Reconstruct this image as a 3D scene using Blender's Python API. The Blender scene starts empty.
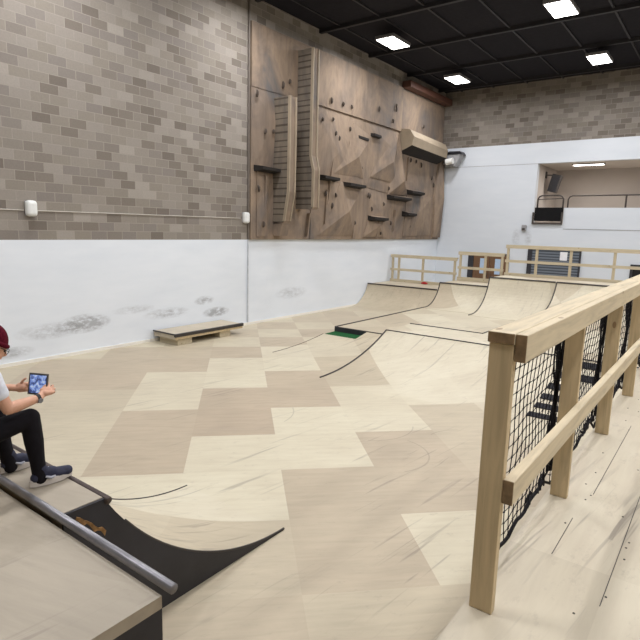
import bpy, bmesh, math, random
from mathutils import Vector, Matrix
random.seed(7)
SC = bpy.context.scene
COL = SC.collection
R2 = math.sqrt(2)

# ------------------------------------------------------------------ materials
def lin(v):
    v /= 255.0
    return v / 12.92 if v <= 0.04045 else ((v + 0.055) / 1.055) ** 2.4
def rgb(r, g, b): return (lin(r), lin(g), lin(b), 1.0)

def gr(v): return (v, v, v, 1.0)

class NT:
    def __init__(s, name, rough=0.6, spec=0.5, metal=0.0):
        s.m = bpy.data.materials.new(name); s.m.use_nodes = True
        s.t = s.m.node_tree; s.t.nodes.clear()
        s.out = s.t.nodes.new('ShaderNodeOutputMaterial')
        s.b = s.t.nodes.new('ShaderNodeBsdfPrincipled')
        s.t.links.new(s.b.outputs[0], s.out.inputs[0])
        s.b.inputs['Roughness'].default_value = rough
        s.b.inputs['Specular IOR Level'].default_value = spec
        s.b.inputs['Metallic'].default_value = metal
    def n(s, t, **k):
        x = s.t.nodes.new(t)
        for a, v in k.items(): setattr(x, a, v)
        return x
    def l(s, a, b): s.t.links.new(a, b)
    def pos(s): return s.n('ShaderNodeNewGeometry').outputs['Position']
    def mapped(s, scale=(1, 1, 1), rot=(0, 0, 0), loc=(0, 0, 0), src=None):
        mp = s.n('ShaderNodeMapping'); s.l(src or s.pos(), mp.inputs[0])
        mp.inputs['Scale'].default_value = scale; mp.inputs['Rotation'].default_value = rot
        mp.inputs['Location'].default_value = loc
        return mp.outputs[0]
    def noise(s, vec, scale=1.0, detail=3, rough=0.55, dist=0.0):
        x = s.n('ShaderNodeTexNoise'); s.l(vec, x.inputs['Vector'])
        x.inputs['Scale'].default_value = scale; x.inputs['Detail'].default_value = detail
        x.inputs['Roughness'].default_value = rough; x.inputs['Distortion'].default_value = dist
        return x.outputs[0]
    def ramp(s, fac, stops):
        r = s.n('ShaderNodeValToRGB'); s.l(fac, r.inputs[0])
        e = r.color_ramp.elements
        while len(e) > 1: e.remove(e[-1])
        e[0].position, e[0].color = stops[0]
        for p, c in stops[1:]:
            x = e.new(p); x.color = c
        return r.outputs[0]
    def math(s, op, a, b=None, c=None):
        m = s.n('ShaderNodeMath', operation=op)
        for i, v in enumerate((a, b, c)):
            if v is None: continue
            if isinstance(v, (int, float)): m.inputs[i].default_value = v
            else: s.l(v, m.inputs[i])
        return m.outputs[0]
    def mix(s, fac, a, b, mode='MIX'):
        m = s.n('ShaderNodeMix', data_type='RGBA', blend_type=mode)
        for i, v in ((0, fac), (6, a), (7, b)):
            if isinstance(v, (int, float)): m.inputs[i].default_value = v
            elif isinstance(v, tuple): m.inputs[i].default_value = v
            else: s.l(v, m.inputs[i])
        return m.outputs[2]
    def base(s, c):
        if isinstance(c, tuple): s.b.inputs['Base Color'].default_value = c
        else: s.l(c, s.b.inputs['Base Color'])
    def bump(s, h, strength=0.2, dist=0.01):
        b = s.n('ShaderNodeBump'); s.l(h, b.inputs['Height'])
        b.inputs['Strength'].default_value = strength; b.inputs['Distance'].default_value = dist
        s.l(b.outputs[0], s.b.inputs['Normal'])

def plain(name, c, rough=0.6, spec=0.5, metal=0.0, var=0.12, scale=8.0):
    t = NT(name, rough, spec, metal)
    f = t.noise(t.pos(), scale, 4)
    d = tuple(x * (1 - var) for x in c[:3]) + (1.0,)
    u = tuple(min(1, x * (1 + var)) for x in c[:3]) + (1.0,)
    t.base(t.ramp(f, [(0.3, d), (0.7, u)]))
    return t.m

def emit(name, c, s):
    t = NT(name); t.base((0.8, 0.8, 0.8, 1))
    t.b.inputs['Emission Color'].default_value = c; t.b.inputs['Emission Strength'].default_value = s
    return t.m

def block_mat(name, axis, k=1.0):
    t = NT(name, 0.85, 0.3)
    sx = t.n('ShaderNodeSeparateXYZ'); t.l(t.pos(), sx.inputs[0])
    cx = t.n('ShaderNodeCombineXYZ'); t.l(sx.outputs[axis], cx.inputs[0])
    t.l(t.math('SUBTRACT', sx.outputs[2], 2.65), cx.inputs[1])
    br = t.n('ShaderNodeTexBrick', offset=0.5, squash=1.0)
    t.l(cx.outputs[0], br.inputs['Vector'])
    br.inputs['Scale'].default_value = 1.0
    br.inputs['Brick Width'].default_value = 0.406; br.inputs['Row Height'].default_value = 0.203
    br.inputs['Mortar Size'].default_value = 0.008; br.inputs['Mortar Smooth'].default_value = 0.2
    br.inputs['Color1'].default_value = (0, 0, 0, 1); br.inputs['Color2'].default_value = (1, 1, 1, 1)
    br.inputs['Mortar'].default_value = (0.5, 0.5, 0.5, 1)
    tone = t.ramp(br.outputs['Color'], [(0.0, tuple(lin(v * k) for v in (112, 104, 96)) + (1,)), (0.16, tuple(lin(v * k) for v in (125, 117, 108)) + (1,)), (0.32, tuple(lin(v * k) for v in (130, 123, 117)) + (1,)),
        (0.5, tuple(lin(v * k) for v in (135, 128, 118)) + (1,)), (0.68, tuple(lin(v * k) for v in (140, 133, 124)) + (1,)), (0.86, tuple(lin(v * k) for v in (145, 138, 130)) + (1,)), (1.0, tuple(lin(v * k) for v in (156, 149, 140)) + (1,))])
    c = t.mix(br.outputs['Fac'], tone, tuple(lin(v * k) for v in (153, 146, 137)) + (1,))
    g = t.noise(t.pos(), 30, 4)
    c = t.mix(0.25, c, t.ramp(g, [(0.3, gr(.40)), (0.7, gr(.6))]), 'OVERLAY')
    t.base(c); t.bump(t.math('SUBTRACT', t.math('MULTIPLY', g, 0.3), br.outputs['Fac']), 0.35, 0.006)
    return t.m

def white_mat(name, scuffs=(), rough=0.35, axis=1, k=1.0):
    t = NT(name, rough, 0.4)
    f = t.noise(t.mapped((0.6, 0.6, 2.5)), 1.2, 4)
    c = t.ramp(f, [(0.3, rgb(222 * k, 229 * k, 237 * k)), (0.7, rgb(229 * k, 235 * k, 242 * k))])
    # dirt and rubbed black marks where wheels hit the wall
    streak = t.noise(t.mapped((2.0, 1.6, 4.0)), 3.0, 8, 0.72, 0.3)
    for (y, z, ry, rz, k) in scuffs:
        sx = t.n('ShaderNodeSeparateXYZ'); t.l(t.pos(), sx.inputs[0])
        a = t.math('DIVIDE', t.math('SUBTRACT', sx.outputs[axis], y), ry)
        b = t.math('DIVIDE', t.math('SUBTRACT', sx.outputs[2], z), rz)
        d = t.math('ADD', t.math('MULTIPLY', a, a), t.math('MULTIPLY', b, b))
        m = t.math('SUBTRACT', 1.0, d); m = t.math('MAXIMUM', m, 0.0)
        s = t.math('SUBTRACT', streak, 0.36); s = t.math('MULTIPLY', t.math('MAXIMUM', s, 0.0), 2.2)
        m = t.math('MINIMUM', t.math('MULTIPLY', t.math('MULTIPLY', m, s), k), 0.55)
        c = t.mix(m, c, rgb(104, 102, 103))
    t.base(c)
    return t.m

def ply_mat(name, dark, light, warm=None, marks=True, grain_rot=math.radians(45), rings=()):
    """birch sheets: the tone of each sheet is stored per face"""
    t = NT(name, 0.5, 0.35)
    at = t.n('ShaderNodeAttribute', attribute_name='sheet_tone')
    g1 = t.noise(t.mapped((1.2, 9, 9), src=t.mapped(rot=(0, 0, -grain_rot))), 1.3, 5, 0.65, 0.4)
    g2 = t.noise(t.pos(), 0.9, 3)
    c = t.ramp(at.outputs['Fac'], [(0.0, dark), (0.5, warm or dark), (1.0, light)])
    c = t.mix(0.5, c, t.ramp(g1, [(0.25, gr(.40)), (0.5, gr(.5)), (0.75, gr(.58))]), 'OVERLAY')
    c = t.mix(0.5, c, t.ramp(g2, [(0.3, gr(.43)), (0.7, gr(.56))]), 'OVERLAY')
    if marks:   # grey rubber streaks along the riding direction
        s = t.noise(t.mapped((8.5, 0.36, 1), src=t.mapped(rot=(0, 0, math.radians(7)))), 1.6, 3, 0.6, 0.5)
        w = t.noise(t.pos(), 0.55, 3)
        m = t.math('MULTIPLY', t.math('MAXIMUM', t.math('SUBTRACT', s, 0.60), 0.0), 6.0)
        m = t.math('MULTIPLY', m, t.math('MAXIMUM', t.math('SUBTRACT', w, 0.42), 0.0))
        c = t.mix(t.math('MINIMUM', t.math('MULTIPLY', m, 5.5), 0.42), c, rgb(120, 112, 104))
        s3 = t.noise(t.mapped((1, 2, 1), src=t.mapped(rot=(0, 0, -grain_rot))), 5.0, 7, 0.8)
        c = t.mix(t.math('MINIMUM', t.math('MULTIPLY', t.math('MAXIMUM', t.math('SUBTRACT', s3, 0.57), 0.0), 3.2), 0.4), c, rgb(150, 140, 126))
    for (x, y, r, a0, a1) in rings:     # curved tyre marks
        sx = t.n('ShaderNodeSeparateXYZ'); t.l(t.pos(), sx.inputs[0])
        dx = t.math('SUBTRACT', sx.outputs[0], x); dy = t.math('SUBTRACT', sx.outputs[1], y)
        d = t.math('SQRT', t.math('ADD', t.math('MULTIPLY', dx, dx), t.math('MULTIPLY', dy, dy)))
        m = t.math('LESS_THAN', t.math('ABSOLUTE', t.math('SUBTRACT', d, r)), 0.010)
        an = t.math('ARCTAN2', dy, dx)
        m = t.math('MULTIPLY', m, t.math('MULTIPLY', t.math('GREATER_THAN', an, a0), t.math('LESS_THAN', an, a1)))
        c = t.mix(t.math('MULTIPLY', m, 0.30), c, rgb(112, 104, 96))
    t.base(c); t.bump(g1, 0.05, 0.004)
    return t.m

def wood_mat(name, c, axis=1, knots=True):
    t = NT(name, 0.6, 0.3)
    sc = [14, 14, 14]; sc[axis] = 1.2
    g = t.noise(t.mapped(tuple(sc)), 2.0, 5, 0.6, 0.8)
    lo = tuple(x * 0.80 for x in c[:3]) + (1,); hi = tuple(min(1, x * 1.13) for x in c[:3]) + (1,)
    cc = t.ramp(g, [(0.3, lo), (0.5, c), (0.72, hi)])
    if knots:
        v = t.n('ShaderNodeTexVoronoi'); s2 = [9, 9, 9]; s2[axis] = 4.5
        t.l(t.mapped(tuple(s2)), v.inputs['Vector']); v.inputs['Scale'].default_value = 0.8
        k = t.math('LESS_THAN', v.outputs['Distance'], 0.10)
        cc = t.mix(t.math('MULTIPLY', k, 0.6), cc, rgb(110, 74, 40))
    t.base(cc); t.bump(g, 0.08, 0.003)
    return t.m

def climb_mat(name):
    t = NT(name, 0.75, 0.25)
    a = t.noise(t.mapped((1, 0.55, 0.40)), 1.25, 5, 0.6, 0.7)
    b = t.noise(t.mapped((1, 3.2, 0.5), (0.15, 0, 0)), 1.6, 5, 0.65, 0.4)
    c = t.ramp(a, [(0.32, rgb(100, 97, 95)), (0.43, rgb(121, 108, 97)), (0.58, rgb(146, 128, 110)), (0.68, rgb(130, 114, 99)), (0.8, rgb(102, 97, 94))])
    c = t.mix(0.6, c, t.ramp(b, [(0.3, gr(.36)), (0.52, gr(.5)), (0.75, gr(.58))]), 'OVERLAY')
    t.base(c)
    return t.m

def slat_mat(name):
    t = NT(name, 0.8, 0.2)
    sx = t.n('ShaderNodeSeparateXYZ'); t.l(t.pos(), sx.inputs[0])
    nz = t.noise(t.mapped((0, 0, 1)), 1.5, 2)
    ph = t.math('FRACT', t.math('MULTIPLY', t.math('ADD', sx.outputs[2], t.math('MULTIPLY', nz, 0.5)), 5.2))
    m = t.math('LESS_THAN', ph, 0.22)
    g = t.noise(t.mapped((3, 3, 1.0)), 1.5, 4)
    c = t.ramp(g, [(0.3, rgb(98, 91, 84)), (0.7, rgb(122, 112, 99))])
    t.base(t.mix(t.math('MULTIPLY', m, 0.75), c, rgb(64, 55, 48)))
    return t.m

def shutter_mat(name):
    t = NT(name, 0.5, 0.4, 0.2)
    sx = t.n('ShaderNodeSeparateXYZ'); t.l(t.pos(), sx.inputs[0])
    ph = t.math('FRACT', t.math('MULTIPLY', sx.outputs[2], 8.3))
    t.base(t.ramp(ph, [(0.0, rgb(58, 64, 72)), (0.25, rgb(84, 92, 102)), (0.6, rgb(118, 126, 136)), (0.8, rgb(120, 128, 138)), (0.95, rgb(52, 57, 64))]))
    return t.m

def screen_mat(name):
    t = NT(name, 0.2, 0.5)
    tc = t.n('ShaderNodeTexCoord')
    f = t.noise(t.mapped((14, 14, 14)), 2.2, 3, 0.5, 0.6)
    c = t.ramp(f, [(0.36, rgb(60, 70, 120)), (0.47, rgb(110, 140, 215)), (0.58, rgb(170, 195, 250)), (0.7, rgb(228, 236, 255))])
    t.base((0.02, 0.02, 0.03, 1)); t.l(c, t.b.inputs['Emission Color']); t.b.inputs['Emission Strength'].default_value = 1.15
    return t.m

SCUFF = [(6.85, 0.71, .7, 0.24, 1.7), (6.1, 0.64, 0.9, 0.20, 0.8), (5.2, 0.28, 0.5, 0.14, 0.9), (10.95, 0.55, 0.55, 0.16, 1.8), (10.5, 0.93, 0.4, 0.14, 1.1),
         (9.2, 0.70, 0.8, 0.16, 0.9), (8.2, 0.9, 0.7, 0.12, 0.6), (14.4, 0.85, 0.9, 0.22, 0.6)]
M = dict(
    block_side=block_mat('painted_block_side', 1), block_back=block_mat('painted_block_back', 0, .92),
    white_left=white_mat('white_gloss_wall', SCUFF, 0.22), white_back=white_mat('white_back_wall', [(-8.05, 2.85, .2, .45, .7), (-7.5, 2.85, .18, .4, .7)], 0.5, 0, .935),
    white_trim=plain('cream_trim', rgb(232, 229, 220), 0.6, var=0.03),
    floor=ply_mat('birch_floor_sheets', rgb(174, 159, 138), rgb(202, 194, 171), rgb(187, 176, 153),
                  rings=[(-3.55, 6.35, 0.62, -0.6, 1.5), (-4.35, 7.2, 0.72, -1.0, 0.5), (-2.75, 7.4, 0.6, 2.2, 3.1), (-6.3, 6.3, 0.9, 0.1, 0.9)]),
    ramp=ply_mat('birch_ramp_sheets', rgb(174, 160, 138), rgb(203, 195, 173), rgb(187, 176, 153)),
    deck=ply_mat('birch_deck_sheets', rgb(178, 167, 149), rgb(201, 191, 170), rgb(192, 182, 161), grain_rot=math.radians(90),
                 rings=[(1.45, 2.75, 1.75, 2.6, 3.2), (1.15, 2.0, 1.28, 1.9, 2.9)]),
    worn=ply_mat('worn_plywood', rgb(156, 147, 133), rgb(192, 181, 160), rgb(174, 164, 147), grain_rot=0.3),
    ply_edge=plain('plywood_edge', rgb(196, 176, 140), 0.7, var=0.15, scale=25),
    pine_y=wood_mat('pine_along', rgb(205, 190, 160), 1), pine_z=wood_mat('pine_upright', rgb(200, 179, 142), 2),
    pale_z=wood_mat('pale_upright', rgb(188, 175, 148), 2, False), pine_x=wood_mat('pine_across', rgb(190, 178, 152), 0), pine_end=plain('pine_end_grain', rgb(132, 108, 78), 0.8, var=0.3, scale=30),
    black=plain('black_panel', rgb(40, 40, 46), 0.55, var=0.2, scale=5), edge=plain('dark_steel_edge', rgb(62, 58, 56), 0.45, 0.5, 0.3),
    pipe=plain('steel_coping', rgb(138, 137, 141), 0.35, 0.5, 0.5, var=0.15), dark=plain('dark_hollow', rgb(22, 20, 20), 0.9),
    rust=plain('coping_brown', rgb(80, 70, 66), 0.4, 0.5, 0.5), green=plain('green_mat', rgb(34, 84, 48), 0.9, 0.1, var=0.3, scale=30),
    net=plain('black_cord', rgb(30, 28, 32), 0.8, 0.2), grip=plain('black_grip', rgb(36, 36, 40), 0.85, 0.2, var=0.2),
    climb=climb_mat('climbing_plywood'), slat=slat_mat('slatted_side'), climb_edge=plain('climbing_trim', rgb(150, 136, 116), 0.7, var=0.1, scale=3),
    climb_shade=plain('ledge_shade', rgb(34, 29, 26), 0.9, var=0.25), hold=plain('hold_dark', rgb(74, 64, 56), 0.8),
    ceil=plain('dark_ceiling', rgb(38, 37, 42), 0.9, 0.1), beam=plain('black_steel', rgb(34, 33, 37), 0.6), rbeam=plain('brown_steel', rgb(92, 60, 48), 0.6),
    door=wood_mat('brown_door', rgb(112, 84, 62), 2, False), frame=plain('dark_frame', rgb(46, 46, 52), 0.5), glass=plain('pale_glass', rgb(178, 200, 226), 0.15, var=0.06),
    shutter=shutter_mat('roller_shutter'), paper=plain('paper', rgb(232, 232, 236), 0.8, var=0.03),
    rail_grey=plain('grey_rail', rgb(76, 70, 66), 0.45, 0.5, 0.3), padding=plain('black_padding', rgb(16, 16, 18), 0.8, 0.2),
    int_wall=plain('balcony_wall', rgb(186, 178, 171), 0.7, var=0.04, scale=1), int_ceil=plain('balcony_ceiling', rgb(206, 198, 188), 0.8, var=0.05, scale=1),
    speaker=plain('speaker_grey', rgb(70, 68, 68), 0.6), plastic=plain('white_plastic', rgb(226, 228, 226), 0.3, var=0.04, scale=3),
    grey_box=plain('grey_box', rgb(150, 150, 152), 0.5), cable=plain('pale_cable', rgb(196, 190, 180), 0.5), pipe_dark=plain('painted_pipe', rgb(104, 96, 88), 0.5),
    pipe_white=plain('painted_pipe_white', rgb(196, 200, 206), 0.4),
    lamp=emit('lamp_panel', (1.0, 0.96, 0.9, 1), 18.0), strip=emit('strip_lamp', (1.0, 0.93, 0.84, 1), 14.0),
    housing=plain('lamp_housing', rgb(120, 120, 122), 0.5), lampwhite=plain('lamp_white', rgb(236, 236, 232), 0.3, var=0.03),
    skin=plain('skin', rgb(206, 158, 132), 0.5, 0.4, var=0.06, scale=20), beanie=plain('maroon_knit', rgb(84, 18, 34), 0.95, 0.1, var=0.3, scale=60),
    shirt=plain('white_shirt', rgb(214, 218, 226), 0.85, 0.2, var=0.12, scale=14), trousers=plain('black_trousers', rgb(20, 18, 23), 0.85, 0.2, var=0.25, scale=20),
    shoe=plain('navy_shoe', rgb(34, 38, 62), 0.7, var=0.3, scale=30), sole=plain('shoe_sole', rgb(206, 200, 194), 0.7), lace=plain('shoe_lace', rgb(170, 172, 182), 0.8),
    hair=plain('brown_hair', rgb(56, 38, 28), 0.8), strap=plain('watch_strap', rgb(20, 20, 22), 0.6), dial=plain('watch_dial', rgb(120, 122, 128), 0.2),
    screen=screen_mat('tablet_screen'), tablet=plain('tablet_shell', rgb(126, 122, 116), 0.35, 0.5, 0.4), bezel=plain('tablet_bezel', rgb(24, 24, 30), 0.3),
    lens=plain('spectacle_frame', rgb(40, 36, 36), 0.3), red=plain('red_cloth', rgb(170, 40, 40), 0.9), lips=plain('lips', rgb(170, 104, 94), 0.5), eyew=plain('eye_white', rgb(230, 226, 220), 0.3), iris=plain('iris', rgb(50, 36, 26), 0.3),
    torn=plain('torn_plywood', rgb(170, 132, 86), 0.9, var=0.3, scale=25),
)

# ------------------------------------------------------------------ mesh building
class MB:
    def __init__(s): s.v, s.f, s.m = [], [], []
    def add(s, vs, fs, mi=0):
        o = len(s.v); s.v += [tuple(v) for v in vs]
        s.f += [tuple(o + i for i in f) for f in fs]
        s.m += [mi] * len(fs) if isinstance(mi, int) else list(mi)
        return s
    def box(s, x0, x1, y0, y1, z0, z1, mi=0, rot=None):
        vs = [(x, y, z) for z in (z0, z1) for y in (y0, y1) for x in (x0, x1)]
        if rot is not None:
            c = Vector(((x0 + x1) / 2, (y0 + y1) / 2, (z0 + z1) / 2))
            vs = [c + rot @ (Vector(v) - c) for v in vs]
        # faces: -z +z -y +x +y -x
        return s.add(vs, [(0, 2, 3, 1), (4, 5, 7, 6), (0, 1, 5, 4), (1, 3, 7, 5), (3, 2, 6, 7), (2, 0, 4, 6)], mi)
    def tube(s, pts, r, seg=8, mi=0, cap=True):
        pts = [Vector(p) for p in pts]; n = len(pts); rs = r if isinstance(r, (list, tuple)) else [r] * n
        vs, fs = [], []; up = None
        for i, p in enumerate(pts):
            d = (pts[min(i + 1, n - 1)] - pts[max(i - 1, 0)]).normalized()
            if up is None: up = Vector((0, 0, 1)) if abs(d.z) < 0.9 else Vector((1, 0, 0))
            a = d.cross(up).normalized(); b = a.cross(d).normalized(); up = b
            for k in range(seg):
                t = 2 * math.pi * k / seg
                vs.append(p + (a * math.cos(t) + b * math.sin(t)) * rs[i])
        for i in range(n - 1):
            for k in range(seg):
                k2 = (k + 1) % seg
                fs.append((i * seg + k, i * seg + k2, (i + 1) * seg + k2, (i + 1) * seg + k))
        if cap:
            fs.append(tuple(reversed(range(seg)))); fs.append(tuple((n - 1) * seg + k for k in range(seg)))
        return s.add(vs, fs, mi)
    def prism(s, prof, a0, a1, axis='x', mi=0, mcap=None):
        """closed outline extruded along an axis; prof is (y,z) for x, (x,z) for y, (x,y) for z"""
        n = len(prof); vs = []
        for a in (a0, a1):
            for (p, q) in prof:
                vs.append((a, p, q) if axis == 'x' else (p, a, q) if axis == 'y' else (p, q, a))
        fs = [(i, (i + 1) % n, n + (i + 1) % n, n + i) for i in range(n)]
        mi2 = [mi] * n if isinstance(mi, int) else list(mi)
        fs += [tuple(reversed(range(n))), tuple(range(n, 2 * n))]
        c = mcap if mcap is not None else (mi if isinstance(mi, int) else 0)
        return s.add(vs, fs, mi2 + [c, c])
    def build(s, name, mats, parent=None, smooth=False, bevel=0, recalc=True):
        me = bpy.data.meshes.new(name); me.from_pydata(s.v, [], s.f)
        if not isinstance(mats, (list, tuple)): mats = [mats]
        for m in mats: me.materials.append(M[m])
        me.polygons.foreach_set('material_index', s.m)
        if recalc:
            bm = bmesh.new(); bm.from_mesh(me); bmesh.ops.recalc_face_normals(bm, faces=bm.faces); bm.to_mesh(me); bm.free()
        if smooth: me.polygons.foreach_set('use_smooth', [True] * len(me.polygons))
        me.update()
        o = bpy.data.objects.new(name, me); COL.objects.link(o)
        if bevel:
            b = o.modifiers.new('bevel', 'BEVEL'); b.width = bevel; b.segments = 2; b.limit_method = 'ANGLE'
        if parent is not None: attach(o, parent)
        return o

def attach(o, parent):
    o.parent = parent
    o.matrix_parent_inverse = WM(parent).inverted()
def WM(o):
    return (WM(o.parent) @ o.matrix_parent_inverse @ o.matrix_basis) if o.parent else o.matrix_basis.copy()

def tag(o, label, cat, group=None, kind=None):
    o['label'] = label; o['category'] = cat
    if group: o['group'] = group
    if kind: o['kind'] = kind
    return o
def thing(name, loc, label, cat, group=None):
    e = bpy.data.objects.new(name, None); e.empty_display_size = 0.2; COL.objects.link(e); e.location = loc
    return tag(e, label, cat, group)
def struct(o, label=None, cat=None):
    o['kind'] = 'structure'
    if label: o['label'] = label
    if cat: o['category'] = cat
    return o
def copy_tree(o, shift, parent=None):
    c = o.copy(); COL.objects.link(c)
    if parent is None: c.location = Vector(o.location) + Vector(shift)
    else:
        c.parent = parent; c.matrix_parent_inverse = o.matrix_parent_inverse.copy()
    for ch in list(o.children): copy_tree(ch, shift, c)
    return c

# -------- plywood sheets: laid at 45 degrees, 1.22 m courses, tone per sheet
U0, V0, SH = 0.521, 5.365, 1.2195
D_, M_, L_, W_ = 0.10, 0.5, 0.9, 1.0
TONE = {
 -1: {-3: .5, -2: .55, -1: .42, 0: .25, 1: .95, 2: .8},
  0: {-4: .9, -3: .9, -2: .95, -1: 1.0, 0: .22, 1: .2, 2: .3},
  1: {-4: .6, -3: .66, -2: .12, -1: .92, 0: .95, 1: .15, 2: .35, 3: .8},
  2: {-4: .5, -3: .55, -2: .1, -1: .0, 0: 1.0, 1: .92, 2: .38, 3: .7},
  3: {-4: .4, -3: .45, -2: .85, -1: .05, 0: .08, 1: .85, 2: .95, 3: .9},
  4: {-4: .2, -3: .12, -2: .8, -1: .92, 0: .15, 1: .35, 2: 1.0, 3: 1.0, 4: .7},
  5: {-4: .2, -3: .15, -2: .14, -1: .85, 0: .98, 1: .35, 2: .9, 3: .95, 4: .8},
  6: {-3: .2, -2: .3, -1: .15, 0: .9, 1: .75, 2: .5, 3: .85, 4: .8, 5: .7},
  7: {-2: .5, -1: .75, 0: .2, 1: .7, 2: .3, 3: .55, 4: .75, 5: .6},
  8: {-1: .3, 0: .7, 1: .15, 2: .5, 3: .3, 4: .9, 5: .8},
  9: {-1: .6, 0: .2, 1: .65, 2: .3, 3: .2, 4: .95, 5: .8, 6: .95, 7: .85},
 10: {0: .7, 1: .3, 2: .25, 3: .3, 4: .6, 5: .9, 6: .95, 7: .9}, 11: {1: .5, 2: .2, 3: .6, 4: .5, 5: .28, 6: .92, 7: .85},
 12: {1: .3, 2: .45, 3: .35, 4: .3, 5: .28, 6: .4}, 13: {1: .6, 2: .3, 3: .4, 4: .35, 5: .3}, 14: {1: .3, 2: .4, 3: .3, 4: .6},
}
def cell_tone(x, y):
    u = (x + y) / R2; v = (y - x) / R2
    m = math.floor((u - U0) / SH); k = math.floor((v - V0) / SH)
    t = TONE.get(k, {}).get(m)
    if t is None:
        rr = random.Random(k * 131 + (m + k % 2) // 2 * 17 + 5)
        t = rr.choice([.15, .3, .5, .7, .9, .85])
    return t
def sheet_up(o, cells=True, tone=None, mats=None):
    """cut a mesh along the sheet joints and store each sheet's tone on its faces"""
    me = o.data; bm = bmesh.new(); bm.from_mesh(me)
    if cells:
        us = [(v.co.x + v.co.y) / R2 for v in bm.verts]; vv = [(v.co.y - v.co.x) / R2 for v in bm.verts]
        for (vals, base, no) in ((us, U0, Vector((1, 1, 0)) / R2), (vv, V0, Vector((-1, 1, 0)) / R2)):
            k0 = math.ceil((min(vals) - base) / SH); k1 = math.floor((max(vals) - base) / SH)
            for k in range(k0, k1 + 1):
                g = bm.verts[:] + bm.edges[:] + bm.faces[:]
                bmesh.ops.bisect_plane(bm, geom=g, dist=1e-5, plane_co=no * (base + k * SH), plane_no=no)
    bm.to_mesh(me); bm.free()
    at = me.attributes.new('sheet_tone', 'FLOAT', 'FACE')
    vals = []
    for p in me.polygons:
        c = p.center
        vals.append(cell_tone(c.x, c.y) if tone is None else tone(c) if callable(tone) else tone)
    at.data.foreach_set('value', vals)
    return o

# ------------------------------------------------------------------ the setting
XL, YB, XR, YF, ZC = -11.94, 25.72, 9.0, -6.0, 9.6
f = MB(); f.box(XL - .3, XR + .3, YF - .3, YB + 7.3, -0.3, 0)
struct(sheet_up(f.build('floor', 'floor')), 'birch plywood sheet floor laid diagonally in pale and darker tones', 'floor')
w = MB(); w.box(XL - .3, XL, YF, YB + .4, 0, 2.65, 0); w.box(XL - .3, XL, YF, YB + .4, 2.65, ZC, 1)
struct(w.build('wall_left', ['white_left', 'block_side']), 'left wall, scuffed white paint below and bare grey-brown block above', 'wall')
b = MB(); b.box(XL, XL + .022, YF, 19.0, 0, .075)
struct(b.build('baseboard_left', 'white_trim'), 'cream strip along the foot of the left wall', 'baseboard')
w = MB(); OX = -7.35; T = .3
w.box(XL, OX, YB, YB + T, 0, 7.0, 0)                      # left of the balcony opening
w.box(OX, XR, YB, YB + T, 6.12, 7.0, 0)                    # lintel
w.box(XL, XR, YB, YB + T, 7.0, ZC, 1)                      # block above
w.box(OX, -6.09, YB, YB + T, 0, 3.49, 0); w.box(-6.09, XR, YB, YB + T, 0, 4.20, 0)
# shallow joints in the render
struct(w.build('wall_back', ['white_back', 'block_back']), 'back wall, white below bare block, with a viewing balcony opening', 'wall')
t = MB(); t.box(-6.05, XR, YB - .012, YB, 3.28, 3.305)
struct(t.build('trim_1', 'grey_box'), 'thin joint line below the balcony parapet', 'trim')
t = MB(); t.box(XL + .1, OX, YB - .010, YB, 6.10, 6.115)
struct(t.build('trim_2', 'grey_box'), 'thin joint line across the white wall left of the balcony', 'trim')
w = MB(); w.box(XR, XR + .3, YF, YB, 0, ZC)
struct(w.build('wall_right', 'block_side'), 'right wall of the hall', 'wall')
w = MB(); w.box(XL - .3, XR + .3, YF - .3, YF, 0, ZC)
struct(w.build('wall_front', 'block_back'), 'front wall of the hall', 'wall')
c = MB(); c.box(XL - .3, XR + .3, YF - .3, YB + .3, ZC, ZC + .2)
for k in range(10):
    y = -3 + k * 3.1
    c.box(XL, XR, y, y + .12, ZC - .12, ZC, 1)
for k in range(14):
    x = XL + .8 + k * 1.5
    c.box(x, x + .06, YF, YB, ZC - .05, ZC, 1)
struct(c.build('ceiling', ['ceil', 'beam']), 'dark ceiling deck with black joists', 'ceiling')
# balcony room behind the opening
w = MB(); w.box(OX - .2, XR, YB + 3.3, YB + 3.5, 3.3, 6.4)
struct(w.build('wall_balcony_back', 'int_wall'), 'pinkish beige wall at the back of the balcony', 'wall')
w = MB(); w.box(OX - .2, OX + .0, YB + T, YB + 3.3, 3.3, 6.4)
struct(w.build('wall_balcony_side', 'int_wall'), 'pinkish beige side wall of the balcony', 'wall')
w = MB(); w.box(OX - .2, XR, YB + T, YB + 3.3, 6.125, 6.4)
struct(w.build('ceiling_balcony', 'int_ceil'), 'pale balcony ceiling', 'ceiling')
w = MB(); w.box(OX - .2, XR, YB + T, YB + 3.3, 3.2, 3.48)
struct(w.build('floor_balcony', 'int_wall'), 'balcony floor', 'floor')

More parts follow.
